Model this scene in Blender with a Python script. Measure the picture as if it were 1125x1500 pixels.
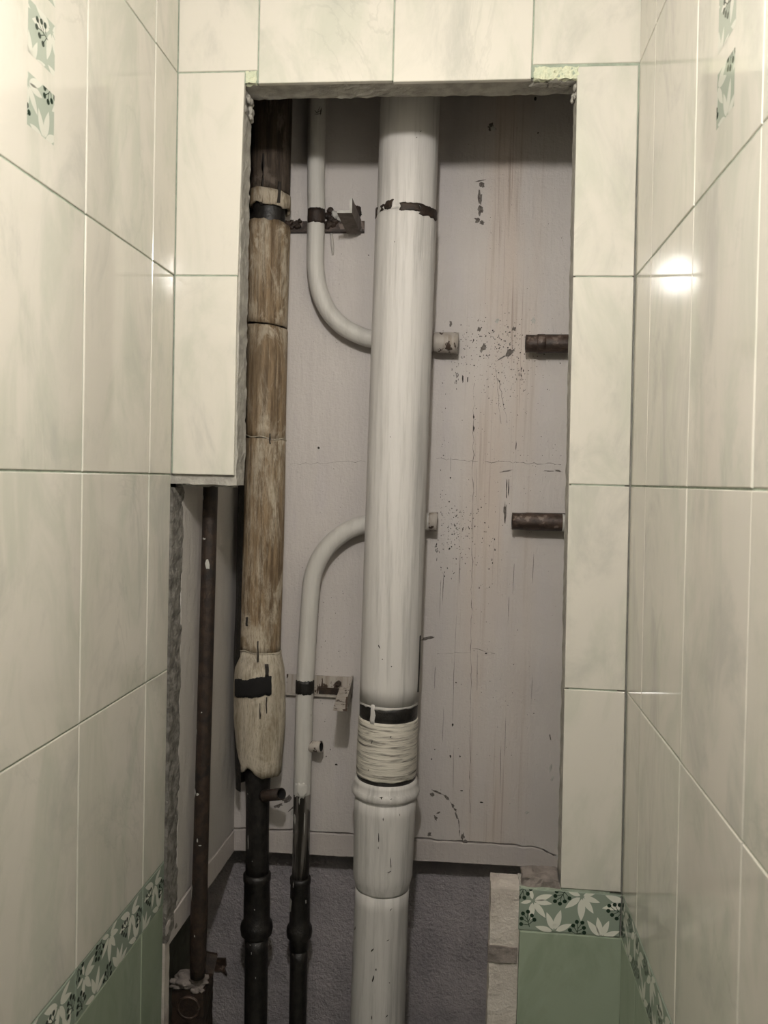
import bpy, math, random
from mathutils import Vector, Matrix
for o in list(bpy.data.objects): bpy.data.objects.remove(o)
S = bpy.context.scene
COL = S.collection

# ------------------------------------------------------------ camera
H0 = 1.5776                       # lens height above the floor
FPX, YAW, PIT, ROL = 1195.38, .09222, .03986, -.02527
CX, CY = .44182, -1.2164
cy_, sy_, cp_, sp_ = math.cos(YAW), math.sin(YAW), math.cos(PIT), math.sin(PIT)
FW = Vector((-sy_*cp_, cy_*cp_, -sp_)); r_ = Vector((cy_, sy_, 0)); d_ = -r_.cross(FW)
RT = math.cos(ROL)*r_ + math.sin(ROL)*d_; DN = -math.sin(ROL)*r_ + math.cos(ROL)*d_
CAM = Vector((CX, CY, H0))
cam = bpy.data.cameras.new('camera'); co = bpy.data.objects.new('camera', cam); COL.objects.link(co)
co.matrix_world = Matrix(((RT.x, -DN.x, -FW.x, CAM.x), (RT.y, -DN.y, -FW.y, CAM.y), (RT.z, -DN.z, -FW.z, CAM.z), (0, 0, 0, 1)))
cam.sensor_fit = 'VERTICAL'; cam.sensor_height = 36; cam.lens = FPX/1500*36
cam.clip_start = .02
cam.dof.use_dof = True; cam.dof.focus_distance = 1.42; cam.dof.aperture_fstop = 11
S.camera = co

# ------------------------------------------------------------ world, lamp, exposure
w = bpy.data.worlds.new('world'); S.world = w; w.use_nodes = True
w.node_tree.nodes['Background'].inputs[0].default_value = (.8, .85, .9, 1)
w.node_tree.nodes['Background'].inputs[1].default_value = .03
S.view_settings.view_transform = 'Standard'; S.view_settings.look = 'None'
S.view_settings.exposure = 0.0; S.view_settings.gamma = 1; S.view_settings.use_curve_mapping = False
BULB_POS = Vector((.378, -1.003, H0+.544)); BULB_R = .028
BULB_STRENGTH = 820; BULB_COL = (1, .958, .905)

# ------------------------------------------------------------ numbers of the room
W_, LO, RO, FO, S5, DZ, PX_, PZ = .68873, .08455, .09968, .12422, .06804, .60311, .20178, .30181
AL, BL, AR, BR = .01406, .00224, .00507, -.01547
T = .362                          # depth of the painted board in the shaft
TC = T+.056                       # depth of the concrete wall behind it
CEIL = H0+.87; YREAR = -1.46
def ZR(k): return H0+DZ-k*PZ if k <= 4 else H0+DZ-4*PZ-S5-(k-5)*PZ
def P(u, v, t=0.):                # point of the photograph at real depth t behind the tiled wall
    q = FW + RT*((u-562.5)/FPX) + DN*((v-750)/FPX)
    return CAM + q*((t-CY)/q.y)
rnd = random.Random(7)

# ------------------------------------------------------------ helpers
def link(o): COL.objects.link(o); return o
def wloc(o):
    p = Vector((0, 0, 0))
    while o: p += o.location; o = o.parent
    return p
def obj(name, vs, fs, mat, parent=None, smooth=False, mi=None):
    off = wloc(parent)
    me = bpy.data.meshes.new(name)
    me.from_pydata([tuple(Vector(v)-off) for v in vs], [], fs)
    for m in (mat if isinstance(mat, (list, tuple)) else [mat]): me.materials.append(m)
    if mi: me.polygons.foreach_set('material_index', mi)
    if smooth: me.polygons.foreach_set('use_smooth', [True]*len(fs))
    me.update()
    o = link(bpy.data.objects.new(name, me)); o.parent = parent
    return o
def tag(o, label=None, cat=None, group=None, kind=None):
    if label: o['label'] = label
    if cat: o['category'] = cat
    if group: o['group'] = group
    if kind: o['kind'] = kind
    return o
def thing(name, loc, label, cat, group=None):
    o = link(bpy.data.objects.new(name, None)); o.location = loc; o.empty_display_size = .05
    return tag(o, label, cat, group)
class MB:
    def __init__(s): s.v = []; s.f = []; s.m = []
    def add(s, vs, fs, m=0):
        n = len(s.v); s.v += [tuple(v) for v in vs]; s.f += [tuple(i+n for i in f) for f in fs]; s.m += [m]*len(fs); return s
    def box(s, a, b, m=0):
        x0, y0, z0 = a; x1, y1, z1 = b
        return s.add([(x0,y0,z0),(x1,y0,z0),(x1,y1,z0),(x0,y1,z0),(x0,y0,z1),(x1,y0,z1),(x1,y1,z1),(x0,y1,z1)],
              [(3,2,1,0),(4,5,6,7),(0,1,5,4),(1,2,6,5),(2,3,7,6),(3,0,4,7)], m)
    def build(s, name, mat, parent=None, smooth=False): return obj(name, s.v, s.f, mat, parent, smooth, s.m)
def hsh(*a):
    x = math.sin(sum(v*k for v, k in zip(a, (127.1, 311.7, 74.7, 53.3))))*43758.5453
    return x-math.floor(x)
def vn(x, y=0., z=0.):            # smooth value noise -1..1
    xi, yi, zi = math.floor(x), math.floor(y), math.floor(z); fx, fy, fz = x-xi, y-yi, z-zi
    sx, sy, sz = fx*fx*(3-2*fx), fy*fy*(3-2*fy), fz*fz*(3-2*fz); r = 0
    for i in (0, 1):
        for j in (0, 1):
            for k in (0, 1):
                r += hsh(xi+i, yi+j, zi+k)*(sx if i else 1-sx)*(sy if j else 1-sy)*(sz if k else 1-sz)
    return r*2-1
def fbm(x, y=0., z=0.): return vn(x, y, z)*.6+vn(x*2.3, y*2.3, z*2.3)*.3+vn(x*5, y*5, z*5)*.15
def rough_box(mb, a, b, step=.006, amp=.0015, sides='xXyYzZ', m=0, fr=90):
    """box whose faces are subdivided and pushed about by noise"""
    n = [max(1, int(round((b[i]-a[i])/step))) for i in range(3)]
    def disp(p):
        q = Vector(p); k = fbm(p[0]*fr, p[1]*fr, p[2]*fr)
        for i, (lo, hi) in enumerate(('xX', 'yY', 'zZ')):
            if abs(p[i]-a[i]) < 1e-6 and lo in sides: q[i] += amp*fbm(p[0]*fr+7*i, p[1]*fr, p[2]*fr)
            if abs(p[i]-b[i]) < 1e-6 and hi in sides: q[i] += amp*fbm(p[0]*fr+7*i+3, p[1]*fr, p[2]*fr)
        return q
    for ax in range(3):
        u, v = [i for i in range(3) if i != ax]
        for side in (0, 1):
            vs = []; fs = []
            for i in range(n[u]+1):
                for j in range(n[v]+1):
                    p = [0, 0, 0]; p[ax] = (a, b)[side][ax]
                    p[u] = a[u]+(b[u]-a[u])*i/n[u]; p[v] = a[v]+(b[v]-a[v])*j/n[v]; vs.append(disp(p))
            k = n[v]+1
            flip = (side == 1) != (ax == 1)
            for i in range(n[u]):
                for j in range(n[v]):
                    f = (i*k+j, (i+1)*k+j, (i+1)*k+j+1, i*k+j+1); fs.append(f if flip else f[::-1])
            mb.add(vs, fs, m)
    return mb
def tube(path, rad, n=32, cap=(True, True), wob=0., hollow=0., inner_mat=None):
    """surface along path; rad number or list; hollow>0 bores the far end that deep"""
    path = [Vector(p) for p in path]; k = len(path)
    if not isinstance(rad, (list, tuple)): rad = [rad]*k
    vs = []; fs = []; mi = []
    tans = [(path[min(i+1, k-1)]-path[max(i-1, 0)]).normalized() for i in range(k)]
    up = Vector((0, 1, 0)) if abs(tans[0].y) < .9 else Vector((1, 0, 0))
    nx = tans[0].cross(up).normalized()
    for i in range(k):
        nx = (nx - tans[i]*nx.dot(tans[i])).normalized(); ny = tans[i].cross(nx)
        for j in range(n):
            a = 2*math.pi*j/n
            r = rad[i]*(1+wob*fbm(math.cos(a)*2+5, math.sin(a)*2, path[i].z*14))
            vs.append(path[i]+(nx*math.cos(a)+ny*math.sin(a))*r)
    for i in range(k-1):
        for j in range(n):
            fs.append((i*n+j, i*n+(j+1) % n, (i+1)*n+(j+1) % n, (i+1)*n+j)); mi.append(0)
    if cap[0]: fs.append(tuple(range(n))[::-1]); mi.append(0)
    if cap[1] and not hollow: fs.append(tuple(range((k-1)*n, k*n))); mi.append(0)
    if hollow:
        base = (k-1)*n; c = path[-1]; t = tans[-1]
        a0 = len(vs); vs += [c+(vs[base+j]-c)*.80 for j in range(n)]
        a1 = len(vs); vs += [v-t*hollow for v in vs[a0:a0+n]]
        for j in range(n):
            jj = (j+1) % n
            fs.append((base+j, base+jj, a0+jj, a0+j)); mi.append(0)
            fs.append((a0+j, a0+jj, a1+jj, a1+j)); mi.append(1 if inner_mat else 0)
        fs.append(tuple(range(a1, a1+n))); mi.append(1 if inner_mat else 0)
    return vs, fs, mi
def pipe(name, path, rad, mat, parent=None, inner=None, **kw):
    vs, fs, mi = tube(path, rad, inner_mat=inner, **kw)
    return obj(name, vs, fs, [mat, inner] if inner else mat, parent, True, mi)
def spline(pts, n=8):
    out = []; p = [pts[0]]+list(pts)+[pts[-1]]
    for i in range(1, len(p)-2):
        a, b, c, d = p[i-1], p[i], p[i+1], p[i+2]
        for k in range(n):
            t = k/n
            out.append(.5*((2*b)+(c-a)*t+(2*a-5*b+4*c-d)*t*t+(3*b-a-3*c+d)*t**3))
    out.append(p[-2]); return out
def band(name, ax, r, z0, z1, a0, a1, mat, parent, thick=.0012, jag=.002, n=56, rows=4, seed=0, fr=6, endjag=0.03, rz=None, tilt=0.):
    """thin jagged sheet wrapped on a vertical pipe; ax(z)->centre, angles in degrees, -90 faces the room"""
    vs = []; fs = []; a0, a1 = math.radians(a0), math.radians(a1)
    full = a1-a0 > 6.2
    for s in (0, 1):
        for i in range(n+1):
            f = i/n; a = a0+(a1-a0)*f
            c_, s_ = (math.cos(a), math.sin(a)) 
            top = z1+jag*fbm(c_*fr+seed, s_*fr, 3); bot = z0+jag*fbm(c_*fr+seed, s_*fr, 9)
            if callable(z0): pass
            for j in range(rows+1):
                g = j/rows; z = bot+(top-bot)*g+tilt*c_
                aa = a + (0 if full else endjag*fbm(z*300+seed, f*3)*(1-2*f))
                rr = (rz(z) if rz else r)+(thick if s else -.002); c = ax(z)
                vs.append((c.x+math.cos(aa)*rr, c.y+math.sin(aa)*rr, z))
    k = rows+1; N = (n+1)*k
    for i in range(n):
        for j in range(rows):
            q = (N+i*k+j, N+(i+1)*k+j, N+(i+1)*k+j+1, N+i*k+j+1); fs.append(q)
            fs.append(tuple(x-N for x in q)[::-1])
        for j in (0, rows):
            fs.append((i*k+j, (i+1)*k+j, N+(i+1)*k+j, N+i*k+j) if j == 0 else (N+i*k+j, N+(i+1)*k+j, (i+1)*k+j, i*k+j))
    if not full:
        for i in (0, n):
            for j in range(rows):
                q = (i*k+j, i*k+j+1, N+i*k+j+1, N+i*k+j); fs.append(q[::-1] if i == 0 else q)
    return obj(name, vs, fs, mat, parent, True)
def lump(mb, c, r, m=0, seed=0, n=10, amp=.35):
    """irregular blob"""
    vs = []; fs = []
    for i in range(n+1):
        th = math.pi*i/n
        for j in range(2*n):
            ph = math.pi*j/n
            d = Vector((math.sin(th)*math.cos(ph), math.sin(th)*math.sin(ph), math.cos(th)))
            k = 1+amp*fbm(d.x*2.2+seed, d.y*2.2, d.z*2.2)
            vs.append((c[0]+d.x*r[0]*k, c[1]+d.y*r[1]*k, c[2]+d.z*r[2]*k))
    for i in range(n):
        for j in range(2*n):
            a = i*2*n+j; b = i*2*n+(j+1) % (2*n); fs.append((a, a+2*n, b+2*n, b))
    mb.add(vs, fs, m)

# ------------------------------------------------------------ materials
class Mat:
    def __init__(s, name, rough=.6, spec=.5, metal=0.):
        s.m = bpy.data.materials.new(name); s.m.use_nodes = True; s.nt = s.m.node_tree
        s.b = s.nt.nodes['Principled BSDF']; s.b.inputs['Roughness'].default_value = rough
        s.b.inputs['Specular IOR Level'].default_value = spec; s.b.inputs['Metallic'].default_value = metal
        s.tc = s.nt.nodes.new('ShaderNodeTexCoord'); s.obj = s.tc.outputs['Object']
    def nd(s, t, **kw):
        n = s.nt.nodes.new(t)
        for k, v in kw.items(): setattr(n, k, v)
        return n
    def put(s, sock, v):
        if v is None: return
        if hasattr(v, 'links') or hasattr(v, 'is_linked'): s.nt.links.new(v, sock)
        else: sock.default_value = v
    def vec(s, scale=(1, 1, 1), loc=(0, 0, 0), src=None, rot=(0, 0, 0)):
        n = s.nd('ShaderNodeMapping'); s.put(n.inputs[0], src or s.obj); s.put(n.inputs[1], loc); s.put(n.inputs[2], rot); s.put(n.inputs[3], scale); return n.outputs[0]
    def noise(s, vec, scale, detail=4, rough=.55, dist=0.):
        n = s.nd('ShaderNodeTexNoise'); s.put(n.inputs['Vector'], vec); n.inputs['Scale'].default_value = scale
        n.inputs['Detail'].default_value = detail; n.inputs['Roughness'].default_value = rough; n.inputs['Distortion'].default_value = dist
        return n.outputs[0]
    def voro(s, vec, scale, feature='F1', rnd_=1.):
        n = s.nd('ShaderNodeTexVoronoi', feature=feature); s.put(n.inputs['Vector'], vec); n.inputs['Scale'].default_value = scale
        n.inputs['Randomness'].default_value = rnd_; return n.outputs['Distance']
    def math(s, op, a, b=0., c=0.):
        n = s.nd('ShaderNodeMath', operation=op); s.put(n.inputs[0], a); s.put(n.inputs[1], b); s.put(n.inputs[2], c); return n.outputs[0]
    def ramp(s, fac, *st):
        n = s.nd('ShaderNodeMapRange', interpolation_type='SMOOTHSTEP'); s.put(n.inputs[0], fac)
        for i, v in enumerate(st): s.put(n.inputs[i+1], v)
        return n.outputs[0]
    def mix(s, fac, a, b):
        n = s.nd('ShaderNodeMix', data_type='RGBA'); s.put(n.inputs[0], fac)
        s.put(n.inputs[6], (*a, 1) if isinstance(a, tuple) else a); s.put(n.inputs[7], (*b, 1) if isinstance(b, tuple) else b); return n.outputs[2]
    def sep(s, vec=None):
        n = s.nd('ShaderNodeSeparateXYZ'); s.put(n.inputs[0], vec or s.obj); return n.outputs
    def comb(s, x, y, z):
        n = s.nd('ShaderNodeCombineXYZ'); s.put(n.inputs[0], x); s.put(n.inputs[1], y); s.put(n.inputs[2], z); return n.outputs[0]
    def bump(s, h, dist=.001, strength=1.):
        n = s.nd('ShaderNodeBump'); n.inputs['Strength'].default_value = strength; n.inputs['Distance'].default_value = dist
        s.put(n.inputs['Height'], h); s.put(s.b.inputs['Normal'], n.outputs[0])
    def col(s, v): s.put(s.b.inputs['Base Color'], (*v, 1) if isinstance(v, tuple) else v); return s
    def rgh(s, v): s.put(s.b.inputs['Roughness'], v); return s

def tile_mat(name, base, tint, vein, dark, rough=.09, cl=1.):
    m = Mat(name, rough, .5)
    oi = m.nd('ShaderNodeObjectInfo'); r = oi.outputs['Random']
    off = m.comb(m.math('MULTIPLY', r, 37.), m.math('MULTIPLY', r, 19.), m.math('MULTIPLY', r, 71.))
    v = m.vec((1, 1, .42), off)
    vr = m.vec((1, 1, .55), off, rot=(0, .45, 0))
    cloud = m.noise(v, 12, 8, .62, .8)
    c = m.mix(m.math('MULTIPLY', m.ramp(cloud, .42, .68, 0., 1.), cl), base, tint)
    c2 = m.noise(vr, 8, 7, .66, 1.0)
    c = m.mix(m.ramp(c2, .50, .72, 0., .75), c, dark)
    vw = m.noise(vr, 7, 6, .62, 1.4)       # veins where noise crosses the middle
    ln = m.math('ABSOLUTE', m.math('SUBTRACT', vw, .5))
    thin = m.math('MULTIPLY', m.ramp(ln, .0, .03, 1., 0.), m.ramp(m.noise(v, 6, 2), .5, .68, 0., .28))
    c = m.mix(thin, c, vein)
    m.col(c)
    m.bump(m.noise(m.vec((1, 1, 1), off), 14, 2), .0004, .25)
    return m.m
M = {}
M['tile'] = tile_mat('marbled_tile', (.62, .59, .525), (.50, .505, .43), (.385, .38, .335), (.455, .445, .40), cl=.8)
M['green'] = tile_mat('green_tile', (.30, .35, .265), (.245, .295, .215), (.18, .23, .16), (.34, .385, .30))
M['sage'] = Mat('sage_print', .1).col((.255, .30, .245)).m
M['leaf'] = Mat('leaf_print', .1).col((.68, .68, .60)).m
M['leaf2'] = Mat('pale_leaf_print', .1).col((.60, .60, .53)).m
M['sage2'] = Mat('pale_sage_print', .1).col((.37, .41, .345)).m
M['berry'] = Mat('berry_print', .12).col((.022, .040, .026)).m
def simple(name, c1, c2, sc=30, rough=.8, spec=.3, bd=.001, bs=1., stretch=(1, 1, 1), metal=0., bsc=None, c3=None, sc3=8):
    m = Mat(name, rough, spec, metal); n = m.noise(m.vec(stretch), sc, 6, .6)
    c = m.mix(m.ramp(n, .35, .65, 0., 1.), c1, c2)
    if c3: c = m.mix(m.ramp(m.noise(m.vec(), sc3, 4, .6, .5), .5, .68, 0., 1.), c, c3)
    m.col(c); m.bump(m.noise(m.vec(stretch), bsc or sc*3, 5, .6), bd, bs); return m.m
M['grout'] = simple('grout', (.36, .41, .33), (.27, .31, .25), 60, .9)
M['plaster'] = simple('raw_plaster', (.42, .40, .36), (.30, .285, .255), 45, .9, .2, .003, .8, bsc=120)
M['block'] = simple('rough_mortar', (.29, .275, .25), (.15, .14, .125), 60, .95, .1, .006, 1., bsc=210)
M['stucco'] = simple('painted_stucco', (.60, .55, .50), (.52, .47, .42), 25, .7, .3, .003, .8, bsc=240, c3=(.40, .35, .32), sc3=12)
M['foam'] = simple('green_mortar', (.66, .67, .50), (.56, .60, .45), 70, .8, .3, .003, 1.)
M['mortar2'] = simple('grey_mortar', (.27, .235, .215), (.19, .165, .15), 60, .9, .2, .002, 1.)
M['white'] = simple('white_paint', (.50, .49, .47), (.45, .44, .42), 8, .7)
M['floor'] = tile_mat('floor_tile', (.50, .47, .42), (.42, .40, .35), (.12, .12, .11), (.16, .15, .14), .25)
M['rust'] = simple('rusted_steel', (.018, .012, .009), (.042, .026, .018), 60, .55, .4, .0015, .8, bsc=300, c3=(.012, .010, .009), sc3=25)
M['black'] = simple('blackened_steel', (.007, .0065, .006), (.022, .019, .017), 70, .42, .5, .0012, .8, bsc=220)
M['void'] = Mat('dark_bore', .9).col((.006, .005, .005)).m
M['tar'] = simple('tar_paper', (.008, .007, .006), (.02, .017, .014), 25, .5, .4, .004, .8)
M['chip'] = simple('chipped_paint', (.10, .085, .075), (.20, .18, .165), 160, .8)
M['speck'] = Mat('dark_speck', .8).col((.03, .024, .02)).m
M['flake'] = simple('white_flake', (.50, .49, .46), (.38, .37, .34), 60, .6)

def board_mat(name, base, stain, winx=None, fr=1.):
    m = Mat(name, .55, .35); x, y, z = m.sep()
    c = m.mix(m.ramp(m.noise(m.vec(), 5, 4), .35, .7, 0., 1.), base, tuple(b*.92 for b in base))
    c = m.mix(m.ramp(m.noise(m.vec((1, 1, .3), (3, 1, 2)), 16, 4), .5, .75, 0., .5), c, (base[0]*.92, base[1]*.92, base[2]*.98))
    st = m.noise(m.vec((1, 1, .03)), 60, 3, .6)
    if winx:
        wn = m.math('MULTIPLY', m.ramp(m.math('ABSOLUTE', m.math('SUBTRACT', x, winx[0])), winx[1], winx[2], 1., 0.), m.ramp(m.noise(m.vec((1, 1, .12)), 14, 3), .3, .62, .1, 1.))
        c = m.mix(m.math('MULTIPLY', wn, .5), c, stain)
        c = m.mix(m.math('MULTIPLY', wn, m.ramp(st, .52, .66, 0., .7)), c, tuple(s*.6 for s in stain))
        s2 = m.noise(m.vec((1, 1, .012), (.4, 0, 0)), 210, 2, .5)
        c = m.mix(m.math('MULTIPLY', wn, m.ramp(s2, .62, .70, 0., .55)), c, (.20, .13, .10))
    sp = m.noise(m.vec((1, 1, .6)), 260, 2, .5)
    c = m.mix(m.math('MULTIPLY', m.ramp(sp, .70, .76, 0., .75), m.ramp(m.noise(m.vec((1, 1, .5)), 7, 3), .48, .62, 0., 1.)), c, (.16, .13, .11))
    m.col(c)
    h = m.math('ADD', m.math('MULTIPLY', m.noise(m.vec((1, 1, .25)), 55, 5, .6), .7), m.math('MULTIPLY', m.noise(m.vec((.8, .8, 1.)), 190, 4, .6), .3))
    m.bump(h, .0042, .9)
    return m.m
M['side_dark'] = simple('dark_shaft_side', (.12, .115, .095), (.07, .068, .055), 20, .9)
M['board'] = board_mat('grey_painted_board', (.575, .535, .51), (.56, .45, .37), (.515, .02, .09))
M['sideboard'] = board_mat('grey_painted_side', (.50, .47, .44), (.4, .36, .33))
M['batten'] = board_mat('grey_painted_batten', (.52, .475, .45), (.4, .33, .3))
m = Mat('blue_grey_concrete', .85, .2)
c = m.mix(m.ramp(m.noise(m.vec(), 12, 5), .35, .7, 0., 1.), (.50, .46, .475), (.39, .36, .375))
ck = m.noise(m.vec(), 26, 6, .6, 1.5); ck = m.ramp(m.math('ABSOLUTE', m.math('SUBTRACT', ck, .5)), 0., .006, 1., 0.)
c = m.mix(m.math('MULTIPLY', ck, m.ramp(m.noise(m.vec(), 9, 2), .5, .6, 0., .8)), c, (.07, .06, .06))
m.col(c); m.bump(m.noise(m.vec(), 130, 5, .65), .008, 1.); M['concrete'] = m.m

def paint_mat(name, base, dark, st=.5, rust=None, hor=False, sc=70, chip=(.68, .74)):
    m = Mat(name, .52, .35)
    v = m.vec((1, 1, .05) if not hor else (.16, .16, 2.2))
    s = m.noise(v, sc, 5, .65)
    c = m.mix(m.ramp(s, .45, .72, 0., st), base, dark)
    c = m.mix(m.ramp(m.noise(m.vec((1, 1, .3)), 9, 4), .45, .75, 0., .35), c, tuple(b*.86 for b in base))
    if rust:
        sp = m.noise(m.vec((1, 1, .5)), 85, 3, .6)
        c = m.mix(m.ramp(sp, *chip, 0., 1.), c, rust)
    m.col(c); m.bump(s, .0026, .8); return m.m
M['pipe'] = paint_mat('white_brushed_paint', (.62, .595, .57), (.41, .395, .375), .85, (.05, .04, .03), chip=(.78, .80))
M['brushed'] = paint_mat('streaky_paint', (.66, .62, .54), (.06, .05, .04), 1., None, True, 95)
M['thin'] = paint_mat('white_riser_paint', (.57, .55, .515), (.42, .40, .37), .5, (.10, .07, .05), chip=(.74, .77))
M['oldpaint'] = paint_mat('rust_spotted_paint', (.44, .40, .36), (.25, .20, .15), .7, (.06, .04, .03), chip=(.56, .60))
m = Mat('scraped_steel', .34, .5, .35)
s = m.noise(m.vec((1, 1, .10)), 55, 5, .6, .4)
c = m.mix(m.ramp(s, .48, .62, 0., 1.), (.025, .021, .018), (.17, .155, .14))
m.col(m.mix(m.ramp(m.noise(m.vec((1, 1, .3)), 30, 3), .60, .64, 0., 1.), c, (.30, .28, .26))); m.bump(s, .001, .5); M['scraped'] = m.m
m = Mat('rusty_stub', .5, .4)
s = m.noise(m.vec((.4, 1, 1)), 65, 5, .65, .5)
c = m.mix(m.ramp(s, .40, .62, 0., 1.), (.030, .019, .014), (.085, .055, .042))
c = m.mix(m.ramp(m.noise(m.vec(), 50, 4), .58, .66, 0., .8), c, (.22, .17, .14)); m.col(c); m.bump(s, .003, .8); M['stub'] = m.m
def wrap_mat(name, seed, lo=(.12, .08, .045), mid=(.30, .215, .13), hi=(.56, .49, .385), hb=(.50, .62)):
    m = Mat(name, .6, .3)
    g = m.noise(m.vec((1, 1, .05), (seed, 0, 0)), 150, 6, .7)
    c = m.mix(m.ramp(g, .38, .60, 0., 1.), lo, mid)
    bl = m.noise(m.vec((1, 1, .22), (seed, 4, 1)), 30, 8, .78, .3)
    c = m.mix(m.ramp(bl, hb[0]-.06, hb[1]+.04, 0., .8), c, hi)
    big = m.noise(m.vec((1, 1, .45), (seed, 2, 7)), 16, 6, .65, 1.)
    c = m.mix(m.ramp(big, .53, .62, 0., .75), c, hi)
    fine = m.noise(m.vec((1, 1, .16), (seed, 4, 1)), 330, 4, .7)
    c = m.mix(m.ramp(fine, .48, .66, 0., .6), c, tuple(v*.6 for v in mid))
    c = m.mix(m.ramp(m.noise(m.vec((1, 1, .35), (seed, 9, 3)), 14, 4), .55, .72, 0., .5), c, tuple(v*.55 for v in mid))
    m.col(c); m.bump(m.math('ADD', g, m.math('MULTIPLY', fine, .6)), .003, .9); return m.m
M['wrap'] = wrap_mat('brown_insulation', 0)
M['wrap2'] = wrap_mat('worn_insulation', 3, hb=(.40, .56))
M['wrapshade'] = wrap_mat('shaded_insulation', 5, (.035, .025, .018), (.08, .058, .042), (.15, .12, .095), hb=(.56, .7))  # same brown wrap, with the shadow at the shaft top painted into its colour
M['wrappale'] = wrap_mat('pale_insulation', 8, (.25, .20, .14), (.40, .34, .25), (.62, .56, .46), hb=(.42, .58))

# ------------------------------------------------------------ the room
def struct(o): o['kind'] = 'structure'; return o
YL = YREAR
floor = struct(MB().box((-.12, YREAR-.08, -.05), (.80, .50, -.006)).build('floor', M['grout']))
ceiling = struct(MB().box((-.06, YREAR-.08, CEIL), (.80, .06, CEIL+.05)).build('ceiling', M['white']))
rear = MB(); rear.box((-.06, YREAR-.08, 0), (.03, YREAR, CEIL)); rear.box((.65, YREAR-.08, 0), (.80, YREAR, CEIL)); rear.box((.03, YREAR-.08, 2.02), (.65, YREAR, CEIL))
wall_rear = struct(rear.build('wall_rear', M['white']))
dr = MB(); dr.box((.650, YREAR-.70, .004), (.688, YREAR-.085, 2.017))
for z0, z1 in ((.15, .95), (1.08, 1.88)): dr.box((.644, YREAR-.60, z0), (.650, YREAR-.18, z1))
door = struct(dr.build('door_1', M['white']))             # leaf swung open into the dark hallway
hd = tube([(.650, YREAR-.65, 1.0), (.61, YREAR-.65, 1.0), (.603, YREAR-.645, 1.0), (.603, YREAR-.55, 1.0)], .008, 12)
obj('door_handle', hd[0], hd[1], M['scraped'], door, True)

tile_cache = {}
def tile_mesh(name, w, h, mat, b=.0012, th=.0078):
    key = (round(w, 5), round(h, 5), mat.name, name)
    if key in tile_cache: return tile_cache[key]
    vs = []
    for (hw, hh, y) in ((w/2-b, h/2-b, 0), (w/2-b*.3, h/2-b*.3, b*.35), (w/2, h/2, b*1.1), (w/2, h/2, th)):
        vs += [(-hw, y, -hh), (hw, y, -hh), (hw, y, hh), (-hw, y, hh)]
    fs = [(0, 1, 2, 3)]
    for k in range(3):
        for j in range(4):
            jj = (j+1) % 4; fs.append((4*k+j, 4*k+4+j, 4*k+4+jj, 4*k+jj))
    fs.append((15, 14, 13, 12))
    me = bpy.data.meshes.new(name); me.from_pydata(vs, [], fs); me.materials.append(mat)
    me.update(); tile_cache[key] = me; return me
class Frame:                       # a tiled wall plane: u along the wall (to the right as you face it), v up
    def __init__(s, o, u, v):
        s.o = Vector(o); s.u = Vector(u).normalized(); s.v = Vector(v).normalized(); s.n = s.v.cross(s.u).normalized()  # n into the wall? fixed below
        s.n = -s.u.cross(s.v).normalized() if True else s.n
    def mat(s, a, z, jit=None):
        n = -(s.u.cross(s.v)).normalized()          # local +y goes into the wall
        y = (s.v.cross(s.u)).normalized()
        p = s.o + s.u*a + s.v*(z-s.o.z)/s.v.z
        m = Matrix(((s.u.x, y.x, s.v.x, p.x), (s.u.y, y.y, s.v.y, p.y), (s.u.z, y.z, s.v.z, p.z), (0, 0, 0, 1)))
        return m @ jit if jit else m
G = .0019
def quad_tile(parent, bl, br, tl, tr, mat, name='tile', b=.0012, g=G/2):
    zb, zt = bl[1]+g, tl[1]-g
    q = [(bl[0]+g, zb), (br[0]-g, zb), (tr[0]-g, zt), (tl[0]+g, zt)]; cx = sum(p[0] for p in q)/4; cz = (zb+zt)/2
    vs = []
    for k, y in ((b, 0), (b*.3, b*.35), (0, b*1.1), (0, .0078)):
        for (x, z), (sx, sz) in zip(q, ((1, 1), (-1, 1), (-1, -1), (1, -1))): vs.append((x+sx*k-cx, y, z+sz*k-cz))
    fs = [(0, 1, 2, 3)]+[(4*k+j, 4*k+4+j, 4*k+4+(j+1) % 4, 4*k+(j+1) % 4) for k in range(3) for j in range(4)]+[(15, 14, 13, 12)]
    me = bpy.data.meshes.new(name); me.from_pydata(vs, [], fs); me.materials.append(mat)
    o = link(bpy.data.objects.new(name, me)); o.parent = parent
    o.matrix_local = Matrix.Translation((cx, rnd.uniform(-.0003, .0003), cz)) @ Matrix.Rotation(rnd.gauss(0, .0012), 4, 'X') @ Matrix.Rotation(rnd.gauss(0, .0015), 4, 'Z')
    return o
def put_tile(fr, parent, a0, a1, z0, z1, mat, name='tile', g=G, jit=.0003):
    me = tile_mesh(name, a1-a0-g, z1-z0-g, mat)
    o = link(bpy.data.objects.new(name, me)); o.parent = parent
    j = Matrix.Translation((0, rnd.uniform(-jit, jit), 0)) @ Matrix.Rotation(rnd.gauss(0, .0016), 4, 'X') @ Matrix.Rotation(rnd.gauss(0, .002), 4, 'Z')
    o.matrix_local = fr.mat((a0+a1)/2, (z0+z1)/2, j)
    return o

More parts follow.
